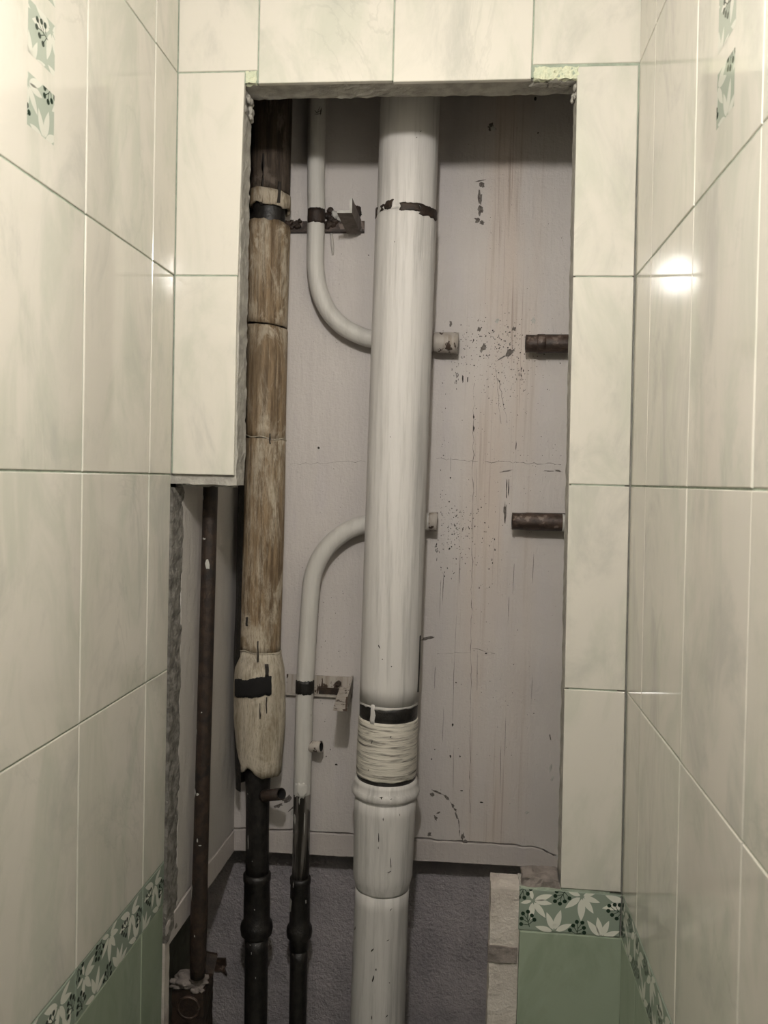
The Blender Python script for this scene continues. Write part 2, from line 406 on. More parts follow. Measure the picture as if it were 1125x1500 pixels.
# leaf pattern, millimetres of one 200 x 64 border tile
def petal(c, tip, wd=.30, n=7):
    c = Vector(c); tip = Vector(tip); d = tip-c; L = d.length; d /= L; s = Vector((-d.y, d.x)); L0 = L*.10; a = []; b = []
    for i in range(n+1):
        t = i/n; x = L0+(L-L0)*t; y = wd*L*.5*math.sin(math.pi*t**.8)**.9 if 0 < t < 1 else 0
        a.append(c+d*x+s*y); b.append(c+d*x-s*y)
    return a+b[-2:0:-1]
def flower(c, tips, wd=.30): return [('L', petal(c, (c[0]+x, c[1]+y), wd)) for x, y in tips]
def disc(c, r, n=10): return ('B', [Vector((c[0]+r*math.cos(2*math.pi*i/n), c[1]+r*math.sin(2*math.pi*i/n))) for i in range(n)])
def stem(a, b, w=1.0):
    a = Vector(a); b = Vector(b); d = (b-a).normalized(); s = Vector((-d.y, d.x))*w/2; return ('B', [a+s, b+s, b-s, a-s])
def berries(c, ang):
    out = []; ca, sa = math.cos(ang), math.sin(ang)
    def R_(x, y): return (c[0]+x*ca-y*sa, c[1]+x*sa+y*ca)
    out.append(stem(R_(0, -12), R_(0, 2)))
    for x, y, jx, jy in ((-8, 3, 0, -5), (8, 4, 0, -4), (-4, 10, 0, 0), (4, 11, 0, 1), (10, -3, 0, -8), (-11, -5, 0, -9)):
        out.append(stem(R_(jx, jy), R_(x, y), .9)); out.append(disc(R_(x, y), 3.1))
    return out
def pattern200():
    p = []
    p += flower((20, 46), [(-4, 19), (29, 11), (29, -3), (20, -25), (-2, -30), (-18, -5)])
    p += flower((92, 58), [(27, -8), (18, -25), (0, -38), (-24, -20), (-22, 7), (22, 8)])
    p += flower((53, 1), [(-28, 6), (-12, 29), (9, 34), (26, 14)])
    p += flower((122, -3), [(-21, 25), (-6, 31), (11, 27), (27, 12)])
    p += flower((160, 50), [(-38, -8), (-34, 12), (-8, -34), (16, -28), (30, -4), (26, 14)])
    p += flower((182, 2), [(-28, 10), (-14, 28), (6, 28)])
    p += berries((62, 55), 2.6) + berries((142, 40), 1.3) + berries((13, 17), .3) + berries((88, 8), -.2)
    p += berries((5, 60), 3.0) + berries((190, 30), .5)
    return p
def clip(poly, x0, y0, x1, y1):
    for ax, lim, sg in ((0, x0, 1), (0, x1, -1), (1, y0, 1), (1, y1, -1)):
        out = []
        for i in range(len(poly)):
            a, b = poly[i-1], poly[i]; da, db = (a[ax]-lim)*sg, (b[ax]-lim)*sg
            if (da < 0) != (db < 0): out.append(a+(b-a)*(da/(da-db)))
            if db >= 0: out.append(b)
        poly = out
        if len(poly) < 3: return []
    return poly
PAT = pattern200()
def area(p): return .5*sum(p[i-1][0]*p[i][1]-p[i][0]*p[i-1][1] for i in range(len(p)))
def leaf_print(parent, name, x0, x1, y0, y1, ox, oz, mats, bg=False):
    """pattern window x0..x1,y0..y1 (mm) laid on the tile face, window corner at tile-local (ox,oz)"""
    mb = MB(); e = .00008
    def loc(p, k): return (ox+(p[0]-x0)/1000, -e*k, oz+(p[1]-y0)/1000)
    if bg: 
        q = [Vector((x0, y0)), Vector((x1, y0)), Vector((x1, y1)), Vector((x0, y1))]; mb.add([loc(p, 1) for p in q], [(0, 1, 2, 3)], 2)
    for k, poly in PAT:
        c = clip([Vector(v) for v in poly], x0, y0, x1, y1)
        if not c: continue
        if area(c) < 0: c = c[::-1]
        mb.add([loc(p, 2 if k == 'L' else 3) for p in c], [tuple(range(len(c)))], 0 if k == 'L' else 1)
    me = bpy.data.meshes.new(name); me.from_pydata(mb.v, [], mb.f)
    for m_ in mats: me.materials.append(m_)
    me.polygons.foreach_set('material_index', mb.m); me.update()
    o = link(bpy.data.objects.new(name, me)); o.parent = parent; return o

# side walls
fl = Frame((0, 0, H0), (AL, 1, 0), (BL, 0, 1))
frr = Frame((W_, 0, H0), (-AR, -1, 0), (BR, 0, 1))
def slab(fr, a0, a1, d0, d1, z0, z1):
    mb = MB(); vs = []
    for z in (z0, z1):
        for a, d in ((a0, d0), (a1, d0), (a1, d1), (a0, d1)): vs.append(fr.mat(a, z) @ Vector((0, d, 0)))
    return mb.add(vs, [(3, 2, 1, 0), (4, 5, 6, 7), (0, 1, 5, 4), (1, 2, 6, 5), (2, 3, 7, 6), (3, 0, 4, 7)])
wall_left = struct(slab(fl, YREAR, .002, .0016, .07, 0, CEIL).build('wall_left', M['grout']))
wall_right = struct(slab(frr, -.06, -YREAR, .0016, .08, 0, CEIL).build('wall_right', M['grout']))
rows = [(CEIL, ZR(0), 't')]+[(ZR(k), ZR(k+1), 't') for k in range(4)]+[(ZR(4), ZR(5), 's')]+[(ZR(5+k), ZR(6+k), 'g') for k in range(3)]
rows[0] = (ZR(0)+PZ*.885, ZR(0), 't')
def side_wall(fr, par, edges, left):
    for ci, (a0, a1) in enumerate(edges):
        for ri, (zt, zb, k) in enumerate(rows):
            if left: u0, u1 = -a1, -a0
            else: u0, u1 = a0, a1
            if k == 's':
                o = put_tile(fr, par, u0, u1, zb, zt, M['sage'], 'border_tile'); w = (u1-u0-G)*1000; h = (zt-zb-G)*1000
                s0 = 200-w if (left and ci == 0) else 0
                leaf_print(o, 'leaf_print', s0, s0+w, 0, h, -w/2000, -h/2000, [M['leaf'], M['berry'], M['sage']])
            else:
                o = put_tile(fr, par, u0, u1, zb, zt, M['tile'] if k == 't' else M['green'])
                if ci == 2 and ri == 1:
                    for q in range(3):
                        zc = H0+.350+q*.0725-(zt+zb)/2
                        leaf_print(o, 'leaf_print', *((20, 73, 4, 57) if q == 0 else (115, 168, 6, 59) if q == 1 else (60, 113, 2, 55)), -.0265 if left else -.0265, zc, [M['leaf2'], M['berry'], M['sage2']], True)
colsL = [(0, LO)]+[(LO+i*PX_, LO+(i+1)*PX_) for i in range(6)]+[(LO+6*PX_, -YREAR)]
colsR = [(0, RO)]+[(RO+i*PX_, RO+(i+1)*PX_) for i in range(6)]+[(RO+6*PX_, -YREAR)]
side_wall(fl, wall_left, colsL, True)
side_wall(frr, wall_right, colsR, False)
for i in range(3):
    for j in range(-4, 1):
        x0, x1 = max(0, .23*i), min(W_, .23*i+.229); y0 = j*.30-.005
        me = tile_mesh('floor_tile', x1-x0, .297, M['floor'], .0012, .006)
        o = link(bpy.data.objects.new('tile', me)); o.parent = floor
        o.matrix_local = Matrix.Translation(((x0+x1)/2, y0-.15, 0)) @ Matrix.Rotation(math.radians(-90), 4, 'X')

# front wall: the partition with the opening
TH = .054
XL, XR0 = .100, .592              # opening edges of the tile field
ZT, ZL, ZS = H0+.584, H0-.0005, H0-.607
wf = MB()
x9 = W_+.05
rough_box(wf, (-.04, .0075, ZT+.002), (x9, TH, CEIL), .008, .0022, 'Yz')                     # lintel
rough_box(wf, (-.04, .0075, ZL-.014), (XL+.0005, TH, ZT+.002), .006, .0022, 'XYz')            # left jamb
jb = MB(); rough_box(jb, (.6022, .0075, ZS-.002), (x9+.01, TH, ZT+.002), .007, .0016, 'xY')
wf.add([(x-.0137*(z-H0), y, z) for x, y, z in jb.v], jb.f)
rough_box(wf, (.549, .0075, 0), (x9, TH, ZS-.004), .01, .001, 'xYZ')
wall_front = struct(wf.build('wall_front', M['plaster']))
gm = MB()
gm.box((0, .0016, ZT+.002), (W_, .0076, CEIL)); gm.box((0, .0016, ZL+.002), (XL-.002, .0076, ZT+.002))
gm.box((.6105, .0016, ZS), (W_-.008, .0076, H0-.25)); gm.box((.604, .0016, H0-.25), (W_-.008, .0076, H0+.15)); gm.box((.600, .0016, H0+.15), (W_-.008, .0076, ZT+.002)); gm.box((.550, .0016, 0), (W_-.008, .0076, ZS))
gm.build('grout', M['grout'], wall_front)
ff = Frame((0, 0, H0), (1, 0, 0), (0, 0, 1))
Z0, Z1, Z2, Z3, Z4, Z5 = [ZR(i) for i in range(6)]
XC = [FO, FO+PX_, FO+2*PX_]
put_tile(ff, wall_front, .001, XC[0], Z0, CEIL, M['tile'])
put_tile(ff, wall_front, XC[0], XC[1], ZT, CEIL, M['tile'])
put_tile(ff, wall_front, XC[1], XC[2], ZT-.0015, CEIL, M['tile'])
put_tile(ff, wall_front, XC[2], W_+.006, Z0, CEIL, M['tile'])
def wr(z): return W_+BR*(z-H0)
quad_tile(wall_front, (.001, Z1), (XL-.0005, Z1), (.001, Z0), (XL+.005, Z0), M['tile'])
quad_tile(wall_front, (.001, Z2), (XL-.0010, Z2), (.001, Z1), (XL-.0010, Z1), M['tile'])
def xo(z): return .5995-.0137*(z-H0)
for zt, zb in ((Z0-.002, Z1), (Z1, Z2), (Z2, Z3), (Z3, Z4)):
    quad_tile(wall_front, (xo(zb), zb), (wr(zb)-.0005, zb), (xo(zt), zt), (wr(zt)-.0005, zt), M['tile'])
bt = put_tile(ff, wall_front, .547, wr(Z5)-.001, Z5, Z4-.003, M['sage'], 'border_tile')
wbt = (wr(Z5)-.001-.547-G)*1000; hbt = (Z4-.003-Z5-G)*1000
leaf_print(bt, 'leaf_print', 0, wbt, 0, hbt, -wbt/2000, -hbt/2000, [M['leaf'], M['berry'], M['sage']])
for k in range(3):
    put_tile(ff, wall_front, .549-.001*k, wr(ZR(6+k))-.001, ZR(6+k), ZR(5+k), M['green'])
# mortar left at the corners of the opening
mb = MB(); rough_box(mb, (XL+.006, -.0005, ZT+.0015), (XC[0]-.002, .009, Z0-.001), .0025, .0028, 'xXyzZ', fr=260); mb.build('mortar_patch', M['foam'], wall_front)
mb = MB(); rough_box(mb, (XC[2]+.003, .0005, ZT-.0005), (.5945, .010, Z0-.003), .0025, .0028, 'xXyzZ', fr=240); mb.build('mortar_patch', M['foam'], wall_front)
mb = MB()
for i in range(14):
    x = rnd.uniform(.535, .59); lump(mb, (x, rnd.uniform(.010, .035), ZT+.0005), (rnd.uniform(.006, .012), rnd.uniform(.004, .009), .0022), seed=i, n=6)
for i in range(8): lump(mb, (.592+rnd.uniform(-.001, .003), rnd.uniform(.012, .045), ZT-rnd.uniform(0, .018)), (.003, .006, .005), seed=i+40, n=6)
for i in range(12): lump(mb, (XL+.002+rnd.uniform(-.001, .004), rnd.uniform(.010, .05), ZT-rnd.uniform(0, .035)), (.0035, .006, .006), seed=i+60, n=6)
tag(mb.build('plaster_lumps', M['plaster'], wall_front, True), kind='stuff')
mb = MB()
for i in range(26): lump(mb, (rnd.uniform(.006, .095), rnd.uniform(.012, .045), ZL-.0145+rnd.uniform(-.002, .002)), (rnd.uniform(.004, .010), .006, rnd.uniform(.001, .0028)), seed=i+90, n=6)
tag(mb.build('plaster_lumps', M['plaster'], wall_front, True), kind='stuff')
# block core left of the green tiles, with its stepped top
mb = MB(); rough_box(mb, (.506, .004, 0), (.5495, TH, ZS-.006), .007, .0014, 'xyYZ'); mb.build('block_edge', M['stucco'], wall_front)
mb = MB(); rough_box(mb, (.552, .006, ZS-.008), (.607, .045, ZS+.013), .004, .004, 'xXyZ', fr=60); mb.build('mortar_patch', M['mortar2'], wall_front)
mb = MB(); rough_box(mb, (.5045, .0015, H0-.725), (.548, .02, H0-.700), .004, .002, 'xyzZ'); mb.build('mortar_patch', M['mortar2'], wall_front)
# broken mortar edge at the end of the left wall
mb = MB(); rough_box(mb, (-.10, .0075, H0-.74), (-.0005, .058, ZL-.02), .004, .0035, 'XY', fr=55); mb.build('mortar_edge', M['block'], wall_left)
mb = MB(); rough_box(mb, (-.10, .0080, 0), (-.0015, .030, H0-.742), .012, .0015, 'XYZ', fr=40); mb.build('painted_edge', M['stucco'], wall_left)

# ------------------------------------------------------------ the shaft
shaft = MB(); shaft.box((-.12, TC, 0), (.80, TC+.06, CEIL+1.0)); wall_shaft = struct(shaft.build('wall_back', M['concrete']))
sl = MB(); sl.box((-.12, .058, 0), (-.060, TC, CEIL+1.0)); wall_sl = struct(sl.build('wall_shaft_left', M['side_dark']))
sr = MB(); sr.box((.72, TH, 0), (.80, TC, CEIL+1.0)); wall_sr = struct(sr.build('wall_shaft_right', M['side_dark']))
sc = MB(); sc.box((-.06, TH-.05, CEIL+1.0), (.80, TC+.06, CEIL+1.03)); sc.box((-.06, TH, CEIL), (.80, TH+.02, CEIL+1.0)); struct(sc.build('trim_1', M['concrete']))

def sheet(name, xs0, xs1, ztop, zbot, y0, th, mat, par, nx=140, jag=.0015, fr=60, topjag=0, both=False, mapf=None):
    """board with uneven lower (and upper) edge"""
    vs = []; fs = []
    for i in range(nx+1):
        x = xs0+(xs1-xs0)*i/nx
        zb = zbot(x) if callable(zbot) else zbot; zt = ztop(x) if callable(ztop) else ztop
        zb += jag*fbm(x*fr, 1.7); zt += topjag*fbm(x*fr, 4.7)
        for (y, z) in ((y0, zb+.0012), (y0, zt-.0012), (y0+.0012, zt), (y0+th, zt), (y0+th, zb), (y0+.0012, zb)): 
            vs.append(mapf(x, y, z) if mapf else (x, y, z))
    for i in range(nx):
        for j in range(6):
            a = i*6+j; b = i*6+(j+1) % 6; fs.append((a, b, b+6, a+6)[::-1])
    fs.append(tuple(range(6))); fs.append(tuple(range(nx*6, nx*6+6))[::-1])
    return obj(name, vs, fs, mat, par)
zc0 = P(343, 1211, T).z; zc1 = P(815, 1243, T).z; zb0 = P(343, 1246, T).z; zb1 = P(815, 1272, T).z
XA, XB = P(343, 1212, T).x, .70
def crack(x): return zc0+(zc1-zc0)*(x-XA)/(P(815, 1243, T).x-XA)+.003*vn(x*14, 2)+.0016*vn(x*60, 5)-(.016*max(0, min(1, (x-.60)/.045))**1.5)
def bot(x): return zb0+(zb1-zb0)*(x-XA)/(P(815, 1272, T).x-XA)
board = thing('painted_board', (0, T, bot(.3)), 'large grey painted board with brown drip stains behind the pipes', 'board')
sheet('panel', XA-.02, XB, CEIL+.98, lambda x: crack(x)+.0008, T, .02, M['board'], board, jag=.0016, fr=55)
sheet('batten', XA-.001, XB, lambda x: crack(x)-.0020, bot, T-.0015, .024, M['batten'], board, jag=.0008, topjag=.0022, fr=75)
def smap(x, y, z):                # left side panel: x runs along the depth
    d = x; return (-.001+(XA+.001)*(d-.055)/(T-.055)-(y-T) - (.0 if d > .08 else .0), d, z)
side = thing('side_board', (0, .2, bot(0)), 'narrow grey painted board along the left side of the shaft, behind the far left pipe', 'board')
zs = lambda d: zc0-.004+.003*vn(d*20)
sheet('panel', .058, T-.001, CEIL+.98, lambda d: zs(d)+.0008, T, .012, M['sideboard'], side, jag=.0014, mapf=lambda x, y, z: (smap(x, y, z)[0], x, z), nx=80)
sheet('batten', .010, T-.003, lambda d: zs(d)-.0012, lambda d: zb0-.001, T-.0015, .015, M['batten'], side, jag=.001, topjag=.0014, mapf=lambda x, y, z: (smap(x, y, z)[0], x, z), nx=80)

# paint loss, splashes and drips on the board
def blot(mb, p, rx, rz, n=9, ang=0., seed=0, lift=.0004, m=0, rag=.45):
    vs = []
    for i in range(n):
        a = 2*math.pi*i/n; k = 1+rag*(hsh(i+seed*3.1, seed)-.5)*2
        x, z = rx*k*math.cos(a), rz*k*math.sin(a)
        vs.append((p.x+x*math.cos(ang)-z*math.sin(ang), p.y-lift, p.z+x*math.sin(ang)+z*math.cos(ang)))
    c = (p.x, p.y-lift*1.6, p.z); mb.add(vs+[c], [(i, (i+1) % n, n) for i in range(n)], m)
mb = MB(); sd = 0
def spk(u, v, rx, rz, ang=0., t=T, n=7):
    global sd; sd += 1; blot(mb, P(u, v, t), rx*.0013, rz*.0013, n, ang, sd)
for u, v, rx, rz in [(467,656,1.6,1.8),(540,374,1,1),(658,735,1,1),(660,1108,1.8,2),(674,1108,1,1.4),(663,1062,1.4,2),(493,1120,2,1.6),(712,957,1.6,1),(637,1098,1.2,1),(668,1000,1,1),
    (705,1175,2.4,1.2),(782,1045,1,1),(676,1158,2,1),(632,1112,1,1.2),(660,700,1,1),(784,145,2,3),(788,195,.8,1.5),(478,1108,1,1),(484,1098,.8,.8),(560,1137,1,1)]: spk(u, v, rx, rz)
for u, v, h, wd in [(664,1020,90,.5),(664,1130,80,.45),(649,860,45,.5),(645,870,60,.4),(673,838,40,.5),(699,985,55,.5),(667,940,90,.35),(752,850,60,.4),(745,890,50,.5),(637,990,30,.6),(740,1085,60,.45),(733,1130,70,.4),(678,555,14,.9),(685,556,10,.8),(694,610,6,.8),(694,628,9,.9),(756,652,12,.7),(660,680,35,.4),(742,720,28,1.4),(745,715,20,.8),(698,705,60,.35),(781,830,40,.5),(779,1010,40,.4),(649,1060,50,.4)]:
    spk(u, v, wd*(.55 if h > 20 else 1), h/2, rnd.uniform(-.02, .02), n=10)
def cloud(cu, cv, su, sv, n, r0=.35, r1=1.1, el=1.):
    for _ in range(n):
        u, v = rnd.gauss(cu, su), rnd.gauss(cv, sv)
        if u < 645 or u > 824: 
            if not (430 < u < 530): continue
        r = rnd.uniform(r0, r1); spk(u, v, r, r*rnd.uniform(.6, 1.4)*el, rnd.uniform(0, 3) if el == 1 else 0)
cloud(725, 510, 38, 22, 260, .3, .8); cloud(720, 500, 22, 14, 40, .6, 1.2)
cloud(668, 765, 22, 20, 120, .3, .9); cloud(745, 565, 25, 28, 120, .25, .7); cloud(668, 530, 6, 8, 14, .3, .6, 1.2)
cloud(735, 650, 40, 60, 110, .2, .6); cloud(720, 960, 45, 140, 120, .2, .55); cloud(690, 800, 30, 30, 60, .3, .8, 1.8)
cloud(480, 1000, 25, 60, 60, .25, .6); cloud(480, 850, 25, 80, 90, .2, .5); cloud(490, 460, 30, 60, 25, .25, .6); cloud(760, 330, 40, 90, 70, .2, .55); cloud(668, 790, 5, 30, 30, .3, .7, 1.4); cloud(637+10, 700, 3, 80, 40, .3, .6, 1.4)
for u0, v0 in ((668, 545), (764, 540), (640, 790)):
    for _ in range(14): spk(u0+rnd.gauss(0, 2.0), v0+abs(rnd.gauss(0, 12)), .4, rnd.uniform(1, 3))
tag(mb.build('paint_specks', M['speck'], board), kind='stuff')
mb = MB()
for u, v, rx, rz, a in [(706,270,3,5,.3),(703,290,3,9,.1),(704,308,4,7,-.2),(699,322,4,4,0),(706,326,4,3,.5),(707,510,4,6,-.4),(748,516,7,4,.5),(735,524,9,1.2,.55),(702,482,3,3,0),(753,482,3,3,0),(625,935,9,2.4,.2),(640,1160,8,1.2,-.35),(654,1168,7,1.6,-.7),(663,1180,6,1.8,-1.0),(669,1195,6,1.4,-1.25),(638,1198,4,2,-.9),(643,1190,3,1.2,.4),(629,1222,3,3,0),(678,1225,2.5,5,0),(682,1240,3.5,5,.1),(685,1254,3,4,0),(681,1233,4,3,.3),(688,1247,2.5,3,0),(800,1248,6,1,-.6),(812,1256,4,1,-.9),(655,1170,3,1.3,-.5),(667,1186,3,1.6,-1.1),(672,1205,7,.8,-1.45),(673,1218,6,.6,-1.5),(633,1164,3,3.5,0),(410,1160,7,5,.3),(420,1170,8,4,.5),(408,1180,6,3,.4),(430,1182,9,1.2,.8),(740,750,2.2,13,0),(741,690,9,1,.2),(818,690,5,1.2,-.2),(804,690,8,.7,0),(720,186,6,5,0),(806,1080,1.2,4,.2),(703,265,7,.9,.2),(660,475,2,4,0)]:
    spk(u, v, rx, rz, a, n=14)
tag(mb.build('paint_chips', M['chip'], board), kind='stuff')
mb = MB()
for u, v, rx, rz, a in [(722,188,3.5,3,0),(728,470,2.6,3.2,0),(781,470,3.2,4.2,.2),(440,1150,4,3,0),(430,1190,5,4,0),(772,1190,4,2,.7),(806,1127,2,7,-.2),(809,1140,1.5,5,-.3),(815,1255,3,4,0)]: 
    blot(mb, P(u, v, T), rx*.0013, rz*.0013, 11, a, u, .0012)
tag(mb.build('paint_flakes', M['flake'], board), kind='stuff')
# long hair cracks across the board
mb = MB()
def hair(pts, w, t=T):
    pp = [P(u+rnd.uniform(-1.5, 1.5), v+rnd.uniform(-1.5, 1.5), t) for u, v in pts]; vs = []
    for i, p in enumerate(pp):
        d = (pp[min(i+1, len(pp)-1)]-pp[max(i-1, 0)]).normalized(); s = Vector((-d.z, 0, d.x))*w*rnd.uniform(.1, .95)
        vs += [p+s+Vector((0, -.0004, 0)), p-s+Vector((0, -.0004, 0))]
    mb.add(vs, [(2*i, 2*i+1, 2*i+3, 2*i+2) for i in range(len(pp)-1)])
def line(a, b, n): return [(a[0]+(b[0]-a[0])*i/n, a[1]+(b[1]-a[1])*i/n) for i in range(n+1)]
hair(line((640, 672), (700, 676), 12), .0005); hair(line((710, 676), (822, 680), 22), .0006); hair(line((425, 680), (535, 676), 14), .0004); hair(line((690, 950), (725, 957), 9), .0005); hair(line((640, 957), (690, 956), 9), .0004)
hair(line((694, 560), (688, 1190), 60), .0006); hair(line((730, 555), (744, 620), 10), .0006); hair(line((726, 540), (734, 620), 10), .0004)
tag(mb.build('hair_cracks', M['chip'], board), kind='stuff')
# small hairline marks on the concrete
mb = MB()
for _ in range(46):
    u, v = rnd.uniform(345, 515), rnd.uniform(1270, 1490)
    if 355 < u < 398 or 425 < u < 455: continue
    a = rnd.uniform(0, 6.28); L = rnd.uniform(6, 26); pts = [(u, v)]
    for k in range(5): a += rnd.uniform(-.9, .9); pts.append((pts[-1][0]+L/5*math.cos(a), pts[-1][1]+L/5*math.sin(a)))
    hair(pts, .0004, TC)
for a, b in (((330, 1290), (343, 1335)), ((405, 1265), (425, 1295))): hair(line(a, b, 12), .0005, TC)
tag(mb.build('hair_cracks', M['chip'], wall_shaft), kind='stuff')

# ------------------------------------------------------------ soil pipe
TB = .25
cB = {z: P(u, v, TB) for z, (u, v) in enumerate([(601, 150), (595.5, 300), (589, 500), (578, 800), (570, 1040), (567, 1140), (566, 1200), (559, 1310), (553, 1490)])}
def axB(z):
    ps = sorted(cB.values(), key=lambda p: p.z)
    if z <= ps[0].z: a, b = ps[0], ps[2]
    elif z >= ps[-1].z: a, b = ps[-3], ps[-1]
    else: 
        a, b = ps[0], ps[-1]
    a, b = ps[0], ps[-1]
    return Vector((a.x+(b.x-a.x)*(z-a.z)/(b.z-a.z), TB, z))
def zB(v, t=TB-.05): return P(565, v, t).z
soil = thing('soil_pipe', axB(0), 'thickest pipe, white painted vertical drain stack with a collar near the bottom', 'pipe')
def lathe(name, ax, prof, mat, par, wob=0., n=64, cap=(True, True), hollow=0., inner=None):
    return pipe(name, [ax(z) for z, r in prof], [r for z, r in prof], mat, par, n=n, wob=wob, cap=cap, hollow=hollow, inner=inner)
def dens(prof, st=.03):
    out = [prof[0]]
    for (z0, r0), (z1, r1) in zip(prof, prof[1:]):
        k = max(1, int(abs(z1-z0)/st))
        for i in range(1, k+1): out.append((z0+(z1-z0)*i/k, r0+(r1-r0)*i/k))
    return out
RB = .0543
zcap = CEIL+.99
lathe('upper_pipe', axB, dens([(zcap, .0525), (zB(296), .0525), (zB(300), .0535), (zB(306), .0535)]), M['pipe'], soil)
lathe('middle_pipe', axB, dens([(zB(305), .0525), (zB(309), RB-.0003), (zB(315), RB), (zB(800), RB), (zB(1036), .0535)]), M['pipe'], soil, wob=.006)
lathe('joint_sleeve', axB, dens([(zB(1036), .0528), (zB(1062), .0528)], .01), M['black'], soil)
lathe('brushed_sleeve', axB, dens([(zB(1060), .0540), (zB(1063), .0547), (zB(1140), .0555), (zB(1142), .0545)], .02), M['brushed'], soil, wob=.006)
lathe('black_seal', axB, dens([(zB(1140), .0535), (zB(1160), .0535)], .01), M['black'], soil)
zl = zB(1152)
lathe('collar', axB, [(zl, .0525), (zl+.002, .0552), (zl, .0568), (zl-.007, .0578), (zl-.013, .0585), (zl-.017, .0608), (zl-.022, .0625), (zl-.027, .0618), (zl-.031, .0590), (zl-.033, .0566), (zl-.036, .0562)], M['pipe'], soil, cap=(False, False))
lathe('socket', axB, dens([(zl-.035, .0562), (zB(1200), .0562), (zB(1285), .0545), (zB(1298), .0545), (zB(1306), .0525), (zB(1314), .0498), (zB(1318), .0492)], .02), M['pipe'], soil, wob=.004)
lathe('lower_pipe', axB, dens([(zB(1316), .0492), (zB(1490), .0505), (0, .0505)]), M['pipe'], soil)
band('bare_band', axB, .0538, zB(309), zB(294), -178, -158, M['rust'], soil, jag=.003, fr=9, seed=2)
for a0, a1, v0, v1 in ((-140, -134, 305, 297), (-128, -113, 305, 293), (-96, -60, 309, 297), (-62, -8, 313, 298)):
    band('bare_band', axB, .0540, zB(v0), zB(v1), a0, a1, M['rust'], soil, jag=.0035, fr=7, seed=a0, n=24, endjag=.12)
band('paint_fringe', axB, .05245, zB(1040), zB(1032), -180, 180, M['pipe'], soil, jag=.003, fr=5, seed=4, thick=.0009)
band('paint_run', axB, .0530, zB(1064), zB(1034), -120, -113, M['pipe'], soil, jag=.001, n=8, thick=.0016, endjag=.08)
band('paint_fringe', axB, .0540, zB(1146), zB(1138), -180, 180, M['brushed'], soil, jag=.0022, fr=4, seed=9, thick=.0012)
mb = MB()
def pspk(ax, R_, v, adeg, w, h, tilt=0., t=TB-.05):
    z = P(565, v, t).z; a = math.radians(adeg); n = 9; vs = []; global sd; sd += 1
    for i in range(n):
        b = 2*math.pi*i/n; k = 1+.4*(hsh(i*3.3, sd)-.5)*2; x, zz = w*k*math.cos(b), h*k*math.sin(b)
        x, zz = x*math.cos(tilt)-zz*math.sin(tilt), x*math.sin(tilt)+zz*math.cos(tilt)
        aa = a+x/R_; c = ax(z+zz); vs.append((c.x+math.cos(aa)*(R_+.0004), c.y+math.sin(aa)*(R_+.0004), z+zz))
    mb.add(vs, [tuple(range(n))])
for v, a, w, h, t in [(193, -65, .0018, .0006, .6), (203, -72, .0015, .0006, .3), (947, -107, .001, .004, .5), (965, -100, .001, .001, 0), (975, -83, .001, .001, 0), (355, -105, .001, .001, 0), (1078, -80, .002, .001, .6), (1088, -115, .0007, .004, -.2),
    (1165, -92, .004, .0008, .2), (1166, -92, .0008, .003, 0), (1167, -76, .002, .0008, .5), (1225, -95, .0009, .008, .05), (1240, -95, .0008, .002, 0), (1198, -88, .0007, .003, 0), (1262, -72, .0008, .008, .1), (1275, -74, .004, .0006, .4), (1193, -58, .0007, .002, 0),
    (1333, -66, .003, .0006, .8), (1378, -70, .003, .0006, .3), (1393, -101, .004, .0012, .9), (1421, -92, .0012, .002, 0), (1435, -97, .0012, .006, -.2), (1441, -64, .001, .001, 0), (1490, -67, .003, .001, .8), (1374, -150, .0015, .004, -.5), (1492, -97, .0008, .004, 0), (640, -100, .0007, .001, 0), (1130, -120, .001, .001, 0)]:
    pspk(axB, RB+.001 if v < 1150 else (.0568 if v > 1180 and v < 1295 else .0512 if v > 1300 else .0612), v, a, w, h, t)
tag(mb.build('dark_scuffs', M['speck'], soil), kind='stuff')
# long drip edge on its right side
band('drip_line', axB, RB-.0008, zB(1020), zB(935), -14, -8, M['speck'], soil, jag=.002, n=4, thick=.0014)

# ------------------------------------------------------------ upper thin riser
TT = .330
def PT(u, v, t=TT): return P(u, v, t)
top = PT(464.5, 160); top.z = zcap
path = [PT(464.5, 150)+Vector((0, 0, .4))*0, PT(463.5, 300), PT(462.5, 360)]
up = thing('supply_pipe', PT(464, 300), 'thin white pipe from above bending right behind the thick drain, upper one', 'pipe', None)
b1 = spline([top, PT(464.5, 160), PT(463.5, 300), PT(462, 370), PT(463, 400), PT(469, 430), PT(482, 457), PT(502, 478), PT(524, 490), PT(548, 497), PT(600, 501), PT(636, 502)], 10)
pipe('bent_tube', b1, .0166, M['thin'], up, n=32)
pipe('cut_end', [PT(634, 502), PT(640, 502), PT(660, 502), PT(671.5, 502.5)], [.0168, .0192, .0194, .0192], M['oldpaint'], up, n=32, hollow=.03, inner=M['void'])
axT = lambda z: Vector((PT(463.5, 300).x+(PT(464.5, 160).x-PT(463.5, 300).x)*(z-PT(0, 300).z)/(PT(0, 160).z-PT(0, 300).z), TT, z))
zT = lambda v: P(464, v, TT-.015).z
band('bare_band', axT, .0168, zT(325), zT(304), -150, -10, M['rust'], up, jag=.002, thick=.0006)
band('bare_band', axT, .0168, zT(325), zT(312), -190, -150, M['flake'], up, jag=.001, thick=.0005)
mb = MB()
